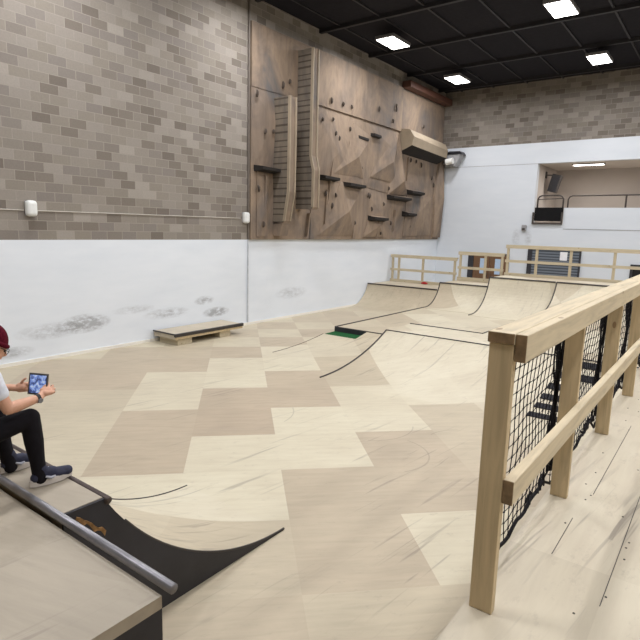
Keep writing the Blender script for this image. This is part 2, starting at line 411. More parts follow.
# doors, shutter and window in the back wall
dr = bpy.data.objects.new('door_1', None); COL.objects.link(dr); dr.location = (-9.3, YB, 0); struct(dr, 'brown double door in dark frame with narrow panes', 'door')
m = MB(); m.box(-10.22, -9.96, YB - .07, YB, 0, 2.02); m.box(-8.36, -8.26, YB - .07, YB, 0, 2.02); m.box(-10.22, -8.26, YB - .07, YB, 2.02, 2.08)
m.build('door_frame', 'frame', dr)
for x0, x1, px0, px1 in ((-9.95, -9.17, -9.62, -9.36), (-9.15, -8.37, -8.90, -8.64)):
    m = MB(); m.box(x0, x1, YB - .05, YB - .002, 0.01, 2.01); lf = m.build('door_leaf', 'door', dr, bevel=.004)
    m = MB(); m.box(px0, px1, YB - .062, YB - .05, 1.12, 1.84); m.build('pane', 'glass', lf)
    hx = x1 - .07 if x0 < -9.5 else x0 + .07
    m = MB(); m.tube([(hx, YB - .10, .95), (hx, YB - .10, 1.15)], .012); m.tube([(hx, YB - .10, .96), (hx, YB - .05, .96)], .01); m.tube([(hx, YB - .10, 1.14), (hx, YB - .05, 1.14)], .01)
    m.build('door_handle', 'rail_grey', lf)
sh = thing('roller_shutter', (-6.35, YB, 0), 'grey slatted roller shutter in back wall behind the highest railing', 'shutter')
m = MB(); m.box(-7.24, -5.27, YB - .05, YB - .002, .95, 2.36); m.build('curtain', 'shutter', sh)
m = MB(); m.box(-7.43, -7.24, YB - .08, YB - .002, .9, 2.4); m.box(-5.27, -5.2, YB - .08, YB - .002, .9, 2.4); m.box(-7.43, -5.2, YB - .08, YB - .002, 2.36, 2.42)
m.build('shutter_frame', 'frame', sh)
m = MB(); m.box(-6.05, -5.75, YB - .062, YB - .052, 1.93, 2.3)
tag(m.build('paper_notice', 'paper'), 'white sheet of paper stuck on the grey roller shutter', 'notice')
wn = bpy.data.objects.new('window_1', None); COL.objects.link(wn); wn.location = (-2.7, YB, 1); struct(wn, 'dark window low in the back wall beyond the railing', 'window')
m = MB(); m.box(-3.3, -1.9, YB - .05, YB - .002, 1.84, 1.92); m.box(-3.3, -3.2, YB - .05, YB - .002, .9, 1.84); m.box(-2.0, -1.9, YB - .05, YB - .002, .9, 1.84); m.box(-3.3, -1.9, YB - .05, YB - .002, .82, .9)
m.build('window_frame', 'frame', wn)
m = MB(); m.box(-3.2, -2.0, YB - .03, YB - .003, .9, 1.84); m.build('pane', 'dark', wn)

# ------------------------------------------------------------------ balcony gate, railing, speaker, light
g = thing('balcony_gate', (-6.73, YB, 3.49), 'black padded gate panel with rounded grey hoop in the balcony gap', 'gate')
m = MB(); m.box(-7.30, -6.10, YB - .06, YB - .01, 3.62, 4.21); m.build('padding', 'padding', g, bevel=.01)
m = MB(); m.box(-7.38, -6.09, YB - .09, YB - .06, 3.47, 3.56); m.box(-7.38, -7.30, YB - .09, YB - .06, 3.56, 4.0); m.box(-6.16, -6.09, YB - .09, YB - .06, 3.56, 4.0); m.build('lower_frame', 'rail_grey', g)
hoop = [(-7.22, YB + .03, 4.2), (-7.22, YB + .03, 4.58), (-7.16, YB + .03, 4.68), (-7.05, YB + .03, 4.73), (-6.32, YB + .03, 4.73), (-6.21, YB + .03, 4.68), (-6.15, YB + .03, 4.58), (-6.15, YB + .03, 4.2)]
m = MB(); m.tube(hoop, .035); m.build('hoop', 'rail_grey', g, smooth=True)
m = MB(); m.tube([(-7.22, YB + .03, 4.56), (-6.15, YB + .03, 4.60)], .018); m.build('cross_bar', 'rail_grey', g)
g = thing('balcony_railing', (-5.9, YB + .1, 4.2), 'low grey tube railing with rounded end on top of balcony parapet', 'railing')
m = MB(); m.tube([(-5.97, YB + .1, 4.2), (-5.97, YB + .1, 4.56), (-5.92, YB + .1, 4.66), (-5.8, YB + .1, 4.71), (8.5, YB + .1, 4.76)], .032); m.build('top_tube', 'rail_grey', g, smooth=True)
for x in (-3.75, -1.4, .95, 3.3, 5.65, 8.0):
    m = MB(); m.tube([(x, YB + .1, 4.2), (x, YB + .1, 4.74)], .035); m.build('post', 'rail_grey', g)
sp = thing('wall_speaker', (-6.95, 27.2, 5.3), 'dark grey loudspeaker tilted down under the balcony ceiling', 'speaker')
rt = Matrix.Rotation(math.radians(14), 3, 'Y')
m = MB(); m.box(-7.12, -6.72, 26.95, 27.3, 4.95, 5.75, 0, rt); m.build('cabinet', 'speaker', sp, bevel=.02)
m = MB(); m.box(-7.09, -6.75, 26.93, 26.95, 5.0, 5.70, 0, rt); m.build('grille', 'frame', sp)
m = MB(); m.tube([(-7.35, 27.15, 5.75), (-6.9, 27.15, 5.72)], .025); m.box(-7.35, -7.32, 27.05, 27.25, 5.6, 5.9); m.build('bracket', 'frame', sp)
ls = thing('ceiling_light', (-5.5, 26.7, 6.12), 'bright strip light under the balcony ceiling', 'light')
m = MB(); m.box(-6.12, -4.84, 26.52, 26.86, 6.075, 6.124); m.build('housing', 'housing', ls)
m = MB(); m.box(-6.08, -4.88, 26.56, 26.82, 6.06, 6.075); m.build('diffuser', 'strip', ls)
bx = thing('sensor_box', (-7.7, YB, 3.2), 'small grey box with smudges below on white back wall', 'sensor')
m = MB(); m.box(-7.80, -7.60, YB - .12, YB - .002, 3.17, 3.44); m.build('box', 'grey_box', bx, bevel=.02)
m = MB(); m.box(-7.76, -7.64, YB - .13, YB - .12, 3.2, 3.3); m.build('lens', 'rail_grey', bx)
fl = thing('floodlight', (-11.3, YB - .1, 6.2), 'grey hooded floodlight with white lamp head in back corner', 'light')
m = MB(); m.prism([(-11.62, 6.20), (-11.05, 6.10), (-10.90, 6.36), (-10.78, 6.66), (-11.6, 6.66)], YB - .5, YB - .03, 'y'); m.build('hood', 'grey_box', fl, bevel=.02)
m = MB(); m.prism([(-11.66, 6.68), (-10.74, 6.70), (-10.70, 6.62), (-10.8, 6.78), (-11.3, 6.80)], YB - .55, YB - .02, 'y'); m.box(-11.66, -10.76, YB - .55, YB - .02, 6.67, 6.73); m.build('hood_lid', 'frame', fl)
m = MB(); m.tube([(-11.40, YB - .66, 6.30), (-11.06, YB - .66, 6.34)], .14, 14); m.build('lamp_head', 'lampwhite', fl, smooth=False)
m = MB(); m.tube([(-11.6, YB - .5, 6.32), (-11.6, YB - .02, 6.32)], .035); m.build('bracket', 'rail_grey', fl)

# ------------------------------------------------------------------ left wall fittings
for (y, lab) in ((5.73, 'rounded white box on grey block wall, nearer the seated person'), (12.10, 'rounded white box on the corner pipe beside the climbing wall')):
    s = thing('wall_box', (XL, y, 3.15), lab, 'wall box', 'white boxes on the left wall')
    m = MB(); n = 16; r0 = []
    m.box(XL + .002, XL + .16, y - .115, y + .115, 3.14, 3.47); o = m.build('cover', 'plastic', s); bv = o.modifiers.new('b', 'BEVEL'); bv.width = .07; bv.segments = 4
    m = MB(); m.box(XL + .001, XL + .03, y - .10, y + .10, 3.15, 3.46); m.build('back_plate', 'grey_box', s, bevel=.01)
m = MB(); m.tube([(XL + .014, -5.5, 3.262), (XL + .014, 5.60, 3.265)], .011, 6); m.tube([(XL + .014, 5.88, 3.265), (XL + .014, 11.92, 3.285)], .011, 6)
tag(m.build('conduit', 'cable'), 'thin pale conduit running along the grey block wall', 'conduit')
vp = thing('corner_pipe', (XL + .04, 12.24, 0), 'slim vertical pipe down the left wall beside climbing wall', 'pipe')
m = MB(); m.tube([(XL + .035, 12.24, 2.66), (XL + .035, 12.24, ZC - .02)], .032, 8); m.build('upper_pipe', 'pipe_dark', vp)
m = MB(); m.tube([(XL + .03, 12.24, .09), (XL + .03, 12.24, 2.66)], .022, 8); m.build('lower_pipe', 'pipe_white', vp)

# ------------------------------------------------------------------ climbing wall
cw = thing('climbing_panel', (XL, 19, 2.66), 'brown plywood climbing wall with ledges and slatted fins above white wall', 'climbing wall')
ZT = 8.88; XP = -11.84
def facet(name, pts, depth, apex=None, mat='climb', x=XP, parent=cw):
    """a raised panel: outline (y,z) on the wall plane, roof of facets to an apex (y,z,depth)"""
    m = MB(); n = len(pts)
    vs = [(XL + .001, p, q) for p, q in pts] + [(x + depth, p, q) for p, q in pts]
    fs = [(i, (i + 1) % n, n + (i + 1) % n, n + i) for i in range(n)]
    if apex:
        vs.append((x + apex[2], apex[0], apex[1])); fs += [(n + i, n + (i + 1) % n, 2 * n) for i in range(n)]
    else: fs.append(tuple(range(n, 2 * n)))
    m.add(vs, fs); return m.build(name, mat, parent)
# main field: lower, middle and top sheets, each slightly folded
facet('lower_panel', [(12.28, 2.66), (15.2, 2.66), (15.2, 4.72), (12.28, 4.78)], 0, (13.6, 3.9, .05))
facet('lower_panel', [(15.2, 2.66), (18.5, 2.66), (18.5, 4.70), (15.2, 4.72)], .03, (17.1, 3.6, .12))
facet('lower_panel', [(18.5, 2.66), (21.2, 2.66), (21.2, 4.50), (18.5, 4.70)], .0, (19.7, 3.8, .10))
facet('middle_panel', [(12.28, 4.78), (15.2, 4.72), (15.2, 7.15), (12.28, 7.1)], .0, (13.2, 6.2, .10))
facet('middle_panel', [(15.2, 4.72), (18.5, 4.70), (18.3, 7.15), (15.2, 7.15)], .04, (16.6, 5.7, .16))
facet('middle_panel', [(18.5, 4.70), (21.2, 4.50), (21.2, 7.15), (18.3, 7.15)], .02, (20.3, 6.4, .16))
facet('top_panel', [(12.28, 7.1), (15.2, 7.15), (15.2, ZT), (12.28, ZT)], .02)
facet('top_panel', [(15.2, 7.15), (21.2, 7.15), (21.2, ZT), (15.2, ZT)], .10)
facet('recess_panel', [(21.2, 2.66), (25.62, 2.66), (25.62, 4.72), (21.2, 4.50)], -.02, (23.2, 3.7, .04))
facet('recess_panel', [(21.2, 4.50), (25.62, 4.72), (25.62, 7.1), (21.2, 7.15)], -.02)
facet('recess_panel', [(21.2, 7.15), (25.62, 7.1), (25.62, ZT), (21.2, ZT)], -.05)
# folded volumes standing proud of the sheets
facet('volume', [(20.35, 4.5), (22.05, 4.58), (21.12, 7.06)], .06, (21.1, 5.1, .42))
facet('volume', [(15.6, 2.80), (17.9, 2.80), (18.4, 4.62), (16.9, 4.75), (16.2, 3.6)], .06, (17.2, 3.7, .30))
facet('volume', [(18.6, 2.75), (20.2, 2.75), (20.2, 3.42), (18.9, 3.42)], .06, (19.6, 3.2, .2))
facet('volume', [(18.9, 5.1), (20.9, 5.0), (20.95, 6.9), (20.0, 6.6)], .08, (20.3, 5.8, .30))
facet('volume', [(16.4, 5.0), (18.4, 5.0), (18.9, 6.6), (17.6, 6.9)], .08, (17.7, 5.7, .30))
facet('volume', [(12.5, 2.75), (13.0, 2.75), (13.05, 4.7), (12.5, 4.7)], .04, (12.8, 3.6, .14))
facet('volume', [(21.9, 2.8), (24.6, 2.85), (24.6, 4.6), (22.1, 4.66)], .03, (23.2, 3.9, .16))
facet('volume', [(24.9, 2.75), (25.6, 2.75), (25.6, 6.5), (25.2, 6.6), (24.8, 4.7)], .1, (25.35, 4.6, .32))
# ledges: plywood wedges, shade below their tops painted on as dark faces
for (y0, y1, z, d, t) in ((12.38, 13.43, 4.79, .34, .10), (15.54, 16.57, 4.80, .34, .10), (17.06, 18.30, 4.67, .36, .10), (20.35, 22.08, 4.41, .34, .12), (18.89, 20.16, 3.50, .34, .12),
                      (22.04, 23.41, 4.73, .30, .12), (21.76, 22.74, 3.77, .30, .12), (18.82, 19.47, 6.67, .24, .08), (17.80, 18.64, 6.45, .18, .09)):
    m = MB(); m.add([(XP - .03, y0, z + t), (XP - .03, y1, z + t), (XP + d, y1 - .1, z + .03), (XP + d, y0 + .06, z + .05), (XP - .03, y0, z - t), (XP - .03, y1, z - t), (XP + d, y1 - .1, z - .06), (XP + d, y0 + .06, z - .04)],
        [(0, 1, 2, 3), (4, 7, 6, 5), (3, 2, 6, 7), (0, 3, 7, 4), (1, 5, 6, 2), (0, 4, 5, 1)], [1, 0, 0, 0, 0, 0]); m.build('ledge', ['climb_shade', 'climb'], cw)
m = MB(); m.prism([(XP, 6.30), (XP + .62, 6.56), (XP + .70, 6.9), (XP + .50, 7.2), (XP, 7.28)], 21.2, 25.0, 'y', [1, 0, 0, 0, 0], 0)  # underside coloured near black to stand for its shade
o = m.build('overhang', ['climb_edge', 'climb_shade'], cw)
for v in o.data.vertices:
    if v.co.y > 23: v.co.z -= .10; v.co.x -= (v.co.x - XP) * .25
m = MB(); m.tube([(XP + .01, 17.72, 6.36), (XP + .03, 17.72, 6.7)], .05, 6); m.build('hold', 'hold', cw)
# two slatted fins with pale front edges
def fin(y0, th, prof, name='fin'):
    """prof: (depth, z) from the top down"""
    out = [(XP + d, z) for d, z in prof]
    poly = [(XP - .04, prof[0][1])] + out + [(XP - .04, prof[-1][1])]
    m = MB(); m.prism(poly, y0, y0 + th, 'y', 1, 0); fo = m.build(name, ['slat', 'climb'], cw)
    for k, dy in ((0, -.012), (1, th - .04)):
        mm = MB()
        for i in range(len(out) - 1):
            (xa, za), (xb, zb) = out[i], out[i + 1]
            if abs(za - zb) < .15: continue
            ya = y0 + dy
            mm.add([(xa - .06, ya, za), (xa + .03, ya, za), (xb + .03, ya, zb), (xb - .06, ya, zb), (xa - .06, ya + .05, za), (xa + .03, ya + .05, za), (xb + .03, ya + .05, zb), (xb - .06, ya + .05, zb)],
                   [(0, 1, 2, 3), (7, 6, 5, 4), (0, 4, 5, 1), (1, 5, 6, 2), (2, 6, 7, 3), (3, 7, 4, 0)])
        mm.build('edge_board', 'climb_edge', fo)
fin(13.25, .30, [(.66, 6.95), (.66, 4.15), (.50, 3.25), (.46, 3.20)])
fin(14.38, .30, [(.62, 8.6), (.62, 5.35), (.74, 4.90), (.74, 3.72), (.70, 3.66)])
m = MB(); m.prism([(XP + .02, 2.78), (XP + .30, 2.78), (XP + .40, 3.16), (XP, 3.16)], 13.28, 13.65, 'y'); m.build('fin_foot', 'climb', cw)
HOLD = [(15.64, 6.71), (16.24, 6.81), (17.32, 6.65), (16.43, 6.37), (12.77, 5.89), (13.13, 5.94), (12.4, 6.9), (20.58, 8.06), (20.59, 7.93), (20.36, 7.42), (17.13, 5.32), (17.85, 5.59), (18.18, 5.37), (16.34, 3.86), (17.36, 3.4), (17.84, 3.29), (19.79, 2.91), (20.87, 5.07), (20.99, 5.37), (22.46, 3.24), (20.32, 4.75), (12.49, 4.19), (12.73, 3.12), (16.08, 7.4), (16.8, 7.42), (17.34, 7.42), (19.25, 7.69), (16.65, 6.23), (18.75, 4.38), (19.04, 3.86), (19.96, 4.1), (20.6, 3.35), (22.77, 6.1), (23.29, 6.0), (22.27, 6.1), (24.45, 5.52), (24.68, 5.22), (16.54, 4.24), (15.91, 4.26), (23.02, 4.18), (23.37, 4.16), (18.86, 4.35), (13.94, 7.57), (13.62, 7.4), (23.28, 7.67)]
dg0 = None
for i, (y, z) in enumerate(HOLD):
    a = random.uniform(-.5, .5); l = random.uniform(.07, .14); d = .02 if y > 21.2 else .10
    if z > 7.15: d = .13 if 15.2 < y < 21.2 else .04
    m = MB(); m.tube([(XP + d + .01, y - math.sin(a) * l * .6, z + l * .8), (XP + d + .035, y - math.sin(a) * l * .2, z + l * .3), (XP + d + .035, y + math.sin(a) * l * .2, z - l * .3), (XP + d + .01, y + math.sin(a) * l * .6, z - l * .8)], [.02, .04, .04, .02], 6)
    m.build('hold', 'hold', cw, smooth=True)
# thin proud strips added to cast narrow upright shadow lines
for (y, z0, z1, dy) in ((16.05, 3.9, 5.5, .25), (15.9, 3.2, 4.4, .1), (17.75, 2.72, 3.5, .0), (16.6, 3.0, 4.0, .35), (19.5, 2.72, 3.4, .1), (17.0, 5.2, 6.2, .3), (18.0, 5.3, 6.3, .25), (12.75, 3.6, 4.6, .05), (23.0, 3.0, 4.2, .0), (20.9, 3.0, 3.9, .1), (14.9, 2.75, 3.55, .12), (22.0, 5.2, 6.2, .05)):
    m = MB(); d = .14 if y < 21.2 else .05
    m.add([(XP - .02, y, z0), (XP - .02, y + .09, z0), (XP - .02, y + .09 + dy, z1), (XP - .02, y + dy, z1), (XP + d, y, z0), (XP + d, y + .05, z0), (XP + d, y + .05 + dy, z1), (XP + d, y + dy, z1)],
          [(0, 1, 2, 3), (4, 5, 6, 7), (0, 1, 5, 4), (1, 2, 6, 5), (2, 3, 7, 6), (3, 0, 4, 7)]); m.build('shadow_strip', 'climb', cw)
# steel beam over the recess
m = MB(); m.box(XL + .02, XL + .42, 21.4, 25.6, 8.95, 9.2); 
tag(m.build('steel_beam', 'rbeam'), 'red-brown steel beam above the far end of the climbing wall', 'beam')

# ------------------------------------------------------------------ bench by the left wall
be = thing('low_bench', (-11.5, 10, 0), 'low plywood box bench with black metal edge against white wall', 'bench')
m = MB(); m.box(-11.90, -11.03, 8.73, 11.10, .17, .30); sheet_up(m.build('top_slab', 'worn', be), False, .9)
m = MB(); m.box(-11.055, -10.985, 8.71, 11.12, .235, .315); m.box(-11.90, -11.05, 8.705, 8.73, .28, .315); m.build('edge_angle', 'edge', be)
m = MB(); m.box(-11.028, -11.005, 8.73, 11.10, .17, .235); m.build('side_board', 'ply_edge', be)
for y0, y1 in ((8.84, 9.30), (10.28, 10.68)):
    m = MB(); m.box(-11.80, -11.07, y0, y1, 0, .17); m.build('foot', 'pine_x', be)

# ------------------------------------------------------------------ the skate course
def arc(y0, r, h, n=18):
    """quarter arc rising from (y0,z0) towards +y up to height h: list of (y,z)"""
    a = math.acos(1 - h / r)
    return [(y0 + r * math.sin(a * i / n), r - r * math.cos(a * i / n)) for i in range(n + 1)]
def strip(name, pts, parent, r=.014, mat='edge'):
    m = MB(); m.tube(pts, r, 6); return m.build(name, mat, parent)

def quarter(label, x0, x1, yf, ylip, z0, zl, r, yback, left_edge=True):
    h = zl - z0; a = math.acos(1 - h / r); ys = ylip - r * math.sin(a)
    q = thing('quarter_pipe', ((x0 + x1) / 2, ylip, 0), label, 'skate ramp', 'quarter pipes along the back')
    top = [(yf, z0)] if ys - yf > .02 else []
    top += [(y, z0 + z) for y, z in arc(ys, r, h)]
    base = [(ylip, 0.001), (yf, 0.001)]
    m = MB(); m.prism(top + base, x0 + .002, x1 - .002); sheet_up(m.build('transition', 'ramp', q))
    m = MB(); m.box(x0 + .002, x1 - .002, ylip, yback, .001, zl); sheet_up(m.build('deck', 'ramp', q), True)
    strip('coping', [(x0 + .01, ylip - .005, zl + .012), (x1 - .01, ylip - .005, zl + .012)], q, .028)
    if left_edge: strip('edge_strip', [(x0 + .012, y, z + .004) for y, z in top], q, .02)
    return q
quarter('lowest quarter pipe, in the corner against the white left wall', XL + .03, -8.81, 17.0, 19.27, 0, .85, 1.30, 21.25, False)
quarter('middle-height quarter pipe between the lowest and highest ones', -8.8, -6.88, 18.0, 19.42, .3, 1.12, 1.16, 21.25)
quarter('tall quarter pipe in front of the brown double door side railing', -6.87, -4.6, 17.6, 19.35, .3, 1.47, 1.55, 21.25)
quarter('tall quarter pipe at right, rising from the higher platform', -4.59, 3.0, 17.6, 19.35, .645, 1.47, 1.55, 21.25)

# low platform with its front bank
lp = thing('low_platform', (-6.7, 14, 0), 'long low plywood platform with a gentle bank and dark front edge', 'skate platform')
A0, A1 = 9.93, 12.58; rA = ((A1 - A0) ** 2 + .29 ** 2) / (2 * .29); XA, XN = -8.81, -7.74
prof = arc(A0, rA, .29)
cut = [p for p in prof if p[0] < 12.02] + [(12.02, (12.02 - A0) ** 2 / (2 * rA))]
m = MB(); m.prism(cut + [(12.02, .001), (A0 + .02, .001)], XA, XN)
full = prof + [(A1, .001), (A0 + .02, .001)]
m.prism(full, XN, -6.56)
sheet_up(m.build('bank', 'ramp', lp))
m = MB(); m.box(XA, -6.56, A1 + .001, 17.598, .001, .295); m.box(-6.56, -4.602, 12.812, 17.598, .001, .295); m.box(XA, -6.882, 17.598, 17.998, .001, .295)
sheet_up(m.build('top_deck', 'ramp', lp))
m = MB(); m.box(XA, XN, A1 - .012, A1, .001, .295); m.build('step_face', 'black', lp)
strip('edge_strip', [(XA, A1 + .01, .30), (-6.57, A1 + .01, .30)], lp, .016)
strip('edge_strip', [(XA + .012, A1, .30), (XA + .012, 17.99, .30)], lp, .022)
strip('edge_strip', [(XA + .01, y, z + .002) for y, z in cut], lp, .007)
m = MB(); zg = (12.02 - A0) ** 2 / (2 * rA) - .012
m.prism([(12.022, .001), (A1 - .014, .001), (A1 - .014, zg + .008), (12.022, zg)], XA + .01, XN - .002)
tag(m.build('green_mat', 'green'), 'dark green mat in the notch at the low platform corner', 'mat')

# raised platform with the long bank
rp = thing('raised_platform', (-3, 13, 0), 'wide plywood bank rising to raised platform behind nearest wooden railing', 'skate platform')
B0, B1, HB = 8.86, 11.53, .645; rB = ((B1 - B0) ** 2 + HB ** 2) / (2 * HB); XB = -6.55; XE = 1.6
pb = arc(B0, rB, HB, 26)
m = MB(); m.prism(pb + [(B1, .001), (B0 + .03, .001)], XB, XE); sheet_up(m.build('bank', 'ramp', rp))
m = MB(); m.box(XB, XE, B1 + .001, 12.80, .001, HB); m.box(-4.598, XE, 12.80, 17.598, .001, HB); sheet_up(m.build('top_deck', 'ramp', rp))
strip('edge_strip', [(XB + .012, y, z + .004) for y, z in pb], rp, .02)
strip('edge_strip', [(XB, B1, HB + .006), (XE, B1, HB + .006)], rp, .014)
strip('edge_strip', [(XB, 12.79, HB + .006), (-4.6, 12.79, HB + .006), (-4.588, 17.59, HB + .006)], rp, .016)
def zb(y): return rB - math.sqrt(rB * rB - (y - B0) ** 2)
for i, (yy) in enumerate((9.36, 9.78, 10.16, 10.56, 10.97, 11.36)):
    m = MB(); x0, x1 = -2.48, (-1.75, -1.85, -1.92, -2.0, -1.62, -1.68)[i]; h = .10 if i < 5 else .09
    ya, yb = yy - h, yy + h
    m.add([(x0, ya, zb(ya) + .003), (x1, ya, zb(ya) + .003), (x1, yb, zb(yb) + .003), (x0, yb, zb(yb) + .003), (x0, ya, zb(ya) + .016), (x1, ya, zb(ya) + .016), (x1, yb, zb(yb) + .016), (x0, yb, zb(yb) + .016)],
          [(0, 3, 2, 1), (4, 5, 6, 7), (0, 1, 5, 4), (1, 2, 6, 5), (2, 3, 7, 6), (3, 0, 4, 7)])
    m.build('grip_strip', 'grip', rp)

# ------------------------------------------------------------------ back railings
def back_rail(label, x0, x1, zt, zm, zk, posts, zd):
    y = 21.12
    r = thing('deck_railing', ((x0 + x1) / 2, y, zd), label, 'railing', 'pale wooden railings on the back decks')
    m = MB(); m.box(x0, x1, y - .075, y - .037, zt - .09, zt); m.box(x0, x1, y - .075, y + .06, zt, zt + .04); m.build('top_rail', 'pine_x', r)
    m = MB(); m.box(x0, x1, y - .075, y - .037, zm - .05, zm + .05); m.build('mid_rail', 'pine_x', r)
    m = MB(); m.box(x0, x1, y - .075, y - .037, zd + .003, zk); m.build('kick_board', 'pine_x', r)
    for x in posts:
        m = MB(); m.box(x - .045, x + .045, y - .036, y + .02, zd + .003, zt - .001); m.build('post', 'pale_z', r)
back_rail('lowest wooden railing, on the deck by the white left wall', -11.88, -8.84, 1.98, 1.38, .97, (-11.8, -11.5, -10.36, -8.95), .85)
back_rail('wooden railing in front of the brown double door', -8.80, -6.96, 2.24, 1.64, 1.27, (-8.72, -7.7, -7.04), 1.12)
back_rail('highest and longest wooden railing, in front of the roller shutter', -6.92, 2.9, 2.58, 2.01, 1.57, (-6.84, -5.78, -4.6, -3.2, -1.9, -.6, .7, 2.0), 1.47)
m = MB(); m.tube([(-10.27, 20.85, .90), (-10.12, 20.87, .915), (-9.98, 20.83, .90)], [.03, .06, .025], 8)
tag(m.build('red_cloth', 'red', smooth=True), 'small red cloth lying on the lowest back deck', 'cloth')

# ------------------------------------------------------------------ spine ramp the person rests their feet on
sr = thing('spine_ramp', (-4.1, 2.5, 0), 'small skate ramp with black curved side and two steel pipes', 'skate ramp')
H0, YA, YE = 1.13, 2.0, 3.98; rS = ((YE - YA) ** 2 + H0 ** 2) / (2 * H0); XS0, XS1 = -4.86, -3.36
def zs(y): return rS - math.sqrt(max(0, rS * rS - (YE - y) ** 2))
ps = [(YA + (YE - YA) * i / 24, zs(YA + (YE - YA) * i / 24)) for i in range(25)]
m = MB(); m.prism(ps + [(YE - .03, .001), (YA, .001)], XS0, XS1); sheet_up(m.build('transition', 'ramp', sr))
m = MB(); m.prism([(y, z + .006) for y, z in ps] + [(YE - .03, .001), (1.70, .001), (1.70, H0 + .008)], XS1, XS1 + .022); m.build('side_panel', 'black', sr)
strip('edge_strip', [(XS0, y, z + .002) for y, z in ps], sr, .008)
strip('edge_strip', [(XS1 + .011, y, z + .01) for y, z in ps[2:]], sr, .012)
m = MB(); m.box(XS0 - 1.2, XS1, 1.70, YA - .001, .001, H0 + .012); sheet_up(m.build('ledge_top', 'worn', sr), False, .3)
m = MB(); m.tube([(XS0 - 1.2, YA + .025, H0 - .012), (XS1 + .03, YA + .025, H0 - .012)], .03, 12); m.build('coping_pipe', 'rust', sr, smooth=True)
m = MB(); m.tube([(XS0 - 1.2, 1.70, H0 - .014), (-2.2, 1.70, H0 - .014)], .030, 12); m.build('coping_pipe', 'pipe', sr, smooth=True)
m = MB(); random.seed(3)
tp = [(XS1 + .023, 1.79 + i * .026, 1.098 - i * .024 + random.uniform(-.012, .012)) for i in range(9)]
m.add([(x, y, z) for x, y, z in tp] + [(x, y - .006, z - .020 - .012 * (i % 3)) for i, (x, y, z) in enumerate(tp)] + [(x + .012, y, z) for x, y, z in tp], [(i, i + 1, 10 + i, 9 + i) for i in range(8)] + [(i, i + 18, i + 19, i + 1) for i in range(8)] + [(18 + i, 9 + i, 10 + i, 19 + i) for i in range(8)])
m.build('torn_edge', 'torn', sr)
nd = thing('near_deck', (-4, 0, 0), 'worn grey plywood deck in the near left corner beyond the steel pipe', 'skate platform')
m = MB(); m.box(-7.5, -2.25, -2.0, 1.66, 1.0, 1.075); sheet_up(m.build('deck_top', 'worn', nd), False, .35)
m = MB(); m.box(-7.5, -2.25, 1.60, 1.66, .001, 1.0); m.box(-2.31, -2.25, -2.0, 1.6, .001, 1.0); m.box(-7.5, -7.44, -2.0, 1.6, .001, 1.0); m.box(-7.44, -2.31, -2, -1.94, .001, 1.0); m.build('fascia', 'black', nd)
sb = thing('seat_box', (-4.1, 1.3, 1.075), 'plywood box the person in the maroon beanie sits on', 'box')
m = MB(); m.box(-4.55, -3.82, .95, 1.46, 1.077, 1.395); m.build('sides', 'ply_edge', sb)
m = MB(); m.box(-4.58, -3.80, .93, 1.50, 1.395, 1.42); m.build('lid', 'pine_x', sb)

# ------------------------------------------------------------------ viewing deck and the near railing
vd = thing('viewing_deck', (1, 3, 0), 'pale plywood viewing deck beside the near wooden railing', 'deck')
ZD = 1.644
m = MB(); m.box(-.67, 4.2, -3.0, 8.6, ZD - .02, ZD)
def dt(c): return [.85, .6, .9, .45][int((math.floor((c.x + .25) / 1.22) + math.floor(c.y / 2.44)) % 4)]
o = m.build('deck_top', 'deck', vd)
bm = bmesh.new(); bm.from_mesh(o.data)
for x in (-.25, .97, 2.19, 3.41): bmesh.ops.bisect_plane(bm, geom=bm.verts[:] + bm.edges[:] + bm.faces[:], plane_co=(x, 0, 0), plane_no=(1, 0, 0))
for y in (0, 2.44, 4.88, 7.32): bmesh.ops.bisect_plane(bm, geom=bm.verts[:] + bm.edges[:] + bm.faces[:], plane_co=(0, y, 0), plane_no=(0, 1, 0))
bm.to_mesh(o.data); bm.free(); sheet_up(o, False, dt)
m = MB(); m.box(-.67, -.63, -3.0, 8.6, .001, ZD - .02); m.box(-.63, 4.2, 8.56, 8.6, .001, ZD - .02); m.box(4.16, 4.2, -3, 8.56, .001, ZD - .02); m.box(-.63, 4.16, -3, -2.96, .001, ZD - .02)
m.build('fascia', 'ply_edge', vd)
m = MB()
for (x, y0, y1) in ((-.49, 2.45, 2.85), (-.46, 3.2, 4.6), (-.25, 2.2, 8.4), (.97, -2.9, 8.5)):
    m.box(x, x + .003, y0, y1, ZD, ZD + .0015)
m.build('board_joint', 'edge', vd)
m = MB(); rr = random.Random(4)
for i in range(70):
    x = rr.choice([-.5, -.28, -.2, .1, .5, .92, 1.02]) + rr.uniform(-.05, .05); y = rr.uniform(1.8, 6.5)
    m.tube([(x, y, ZD - .002), (x, y, ZD + .002)], .005, 6)
o = m.build('screw_heads', 'edge', vd); o['kind'] = 'stuff'

nr = thing('near_railing', (-.60, 1.9, ZD), 'nearest pine railing with wide cap rail, running away from the camera', 'railing')
PY = [1.90, 3.06, 4.28, 5.49, 6.71, 7.93]; PX0, PX1 = -.650, -.563
ZT2 = ZD + 1.076
for i, y in enumerate(PY):
    z0 = ZD + .001
    m = MB(); m.box(PX0, PX1, y - .019, y + .019, z0, ZT2 - .042); m.build('post', 'pine_z', nr, bevel=.003)
def pine_beam(name, x0, x1, z0, z1, y0, y1):
    m = MB(); m.box(x0, x1, y0, y1, z0, z1, [0, 0, 1, 0, 1, 0]); m.build(name, ['pine_y', 'pine_end'], nr, bevel=.004)
pine_beam('cap_rail', PX0 - .006, PX1 + .002, ZT2 - .040, ZT2, 1.875, 8.2)
pine_beam('face_rail', PX1 + .003, PX1 + .043, ZT2 - .098, ZT2, 1.880, 8.2)
pine_beam('mid_rail', PX1 + .001, PX1 + .041, ZD + .452, ZD + .545, 1.882, 8.2)

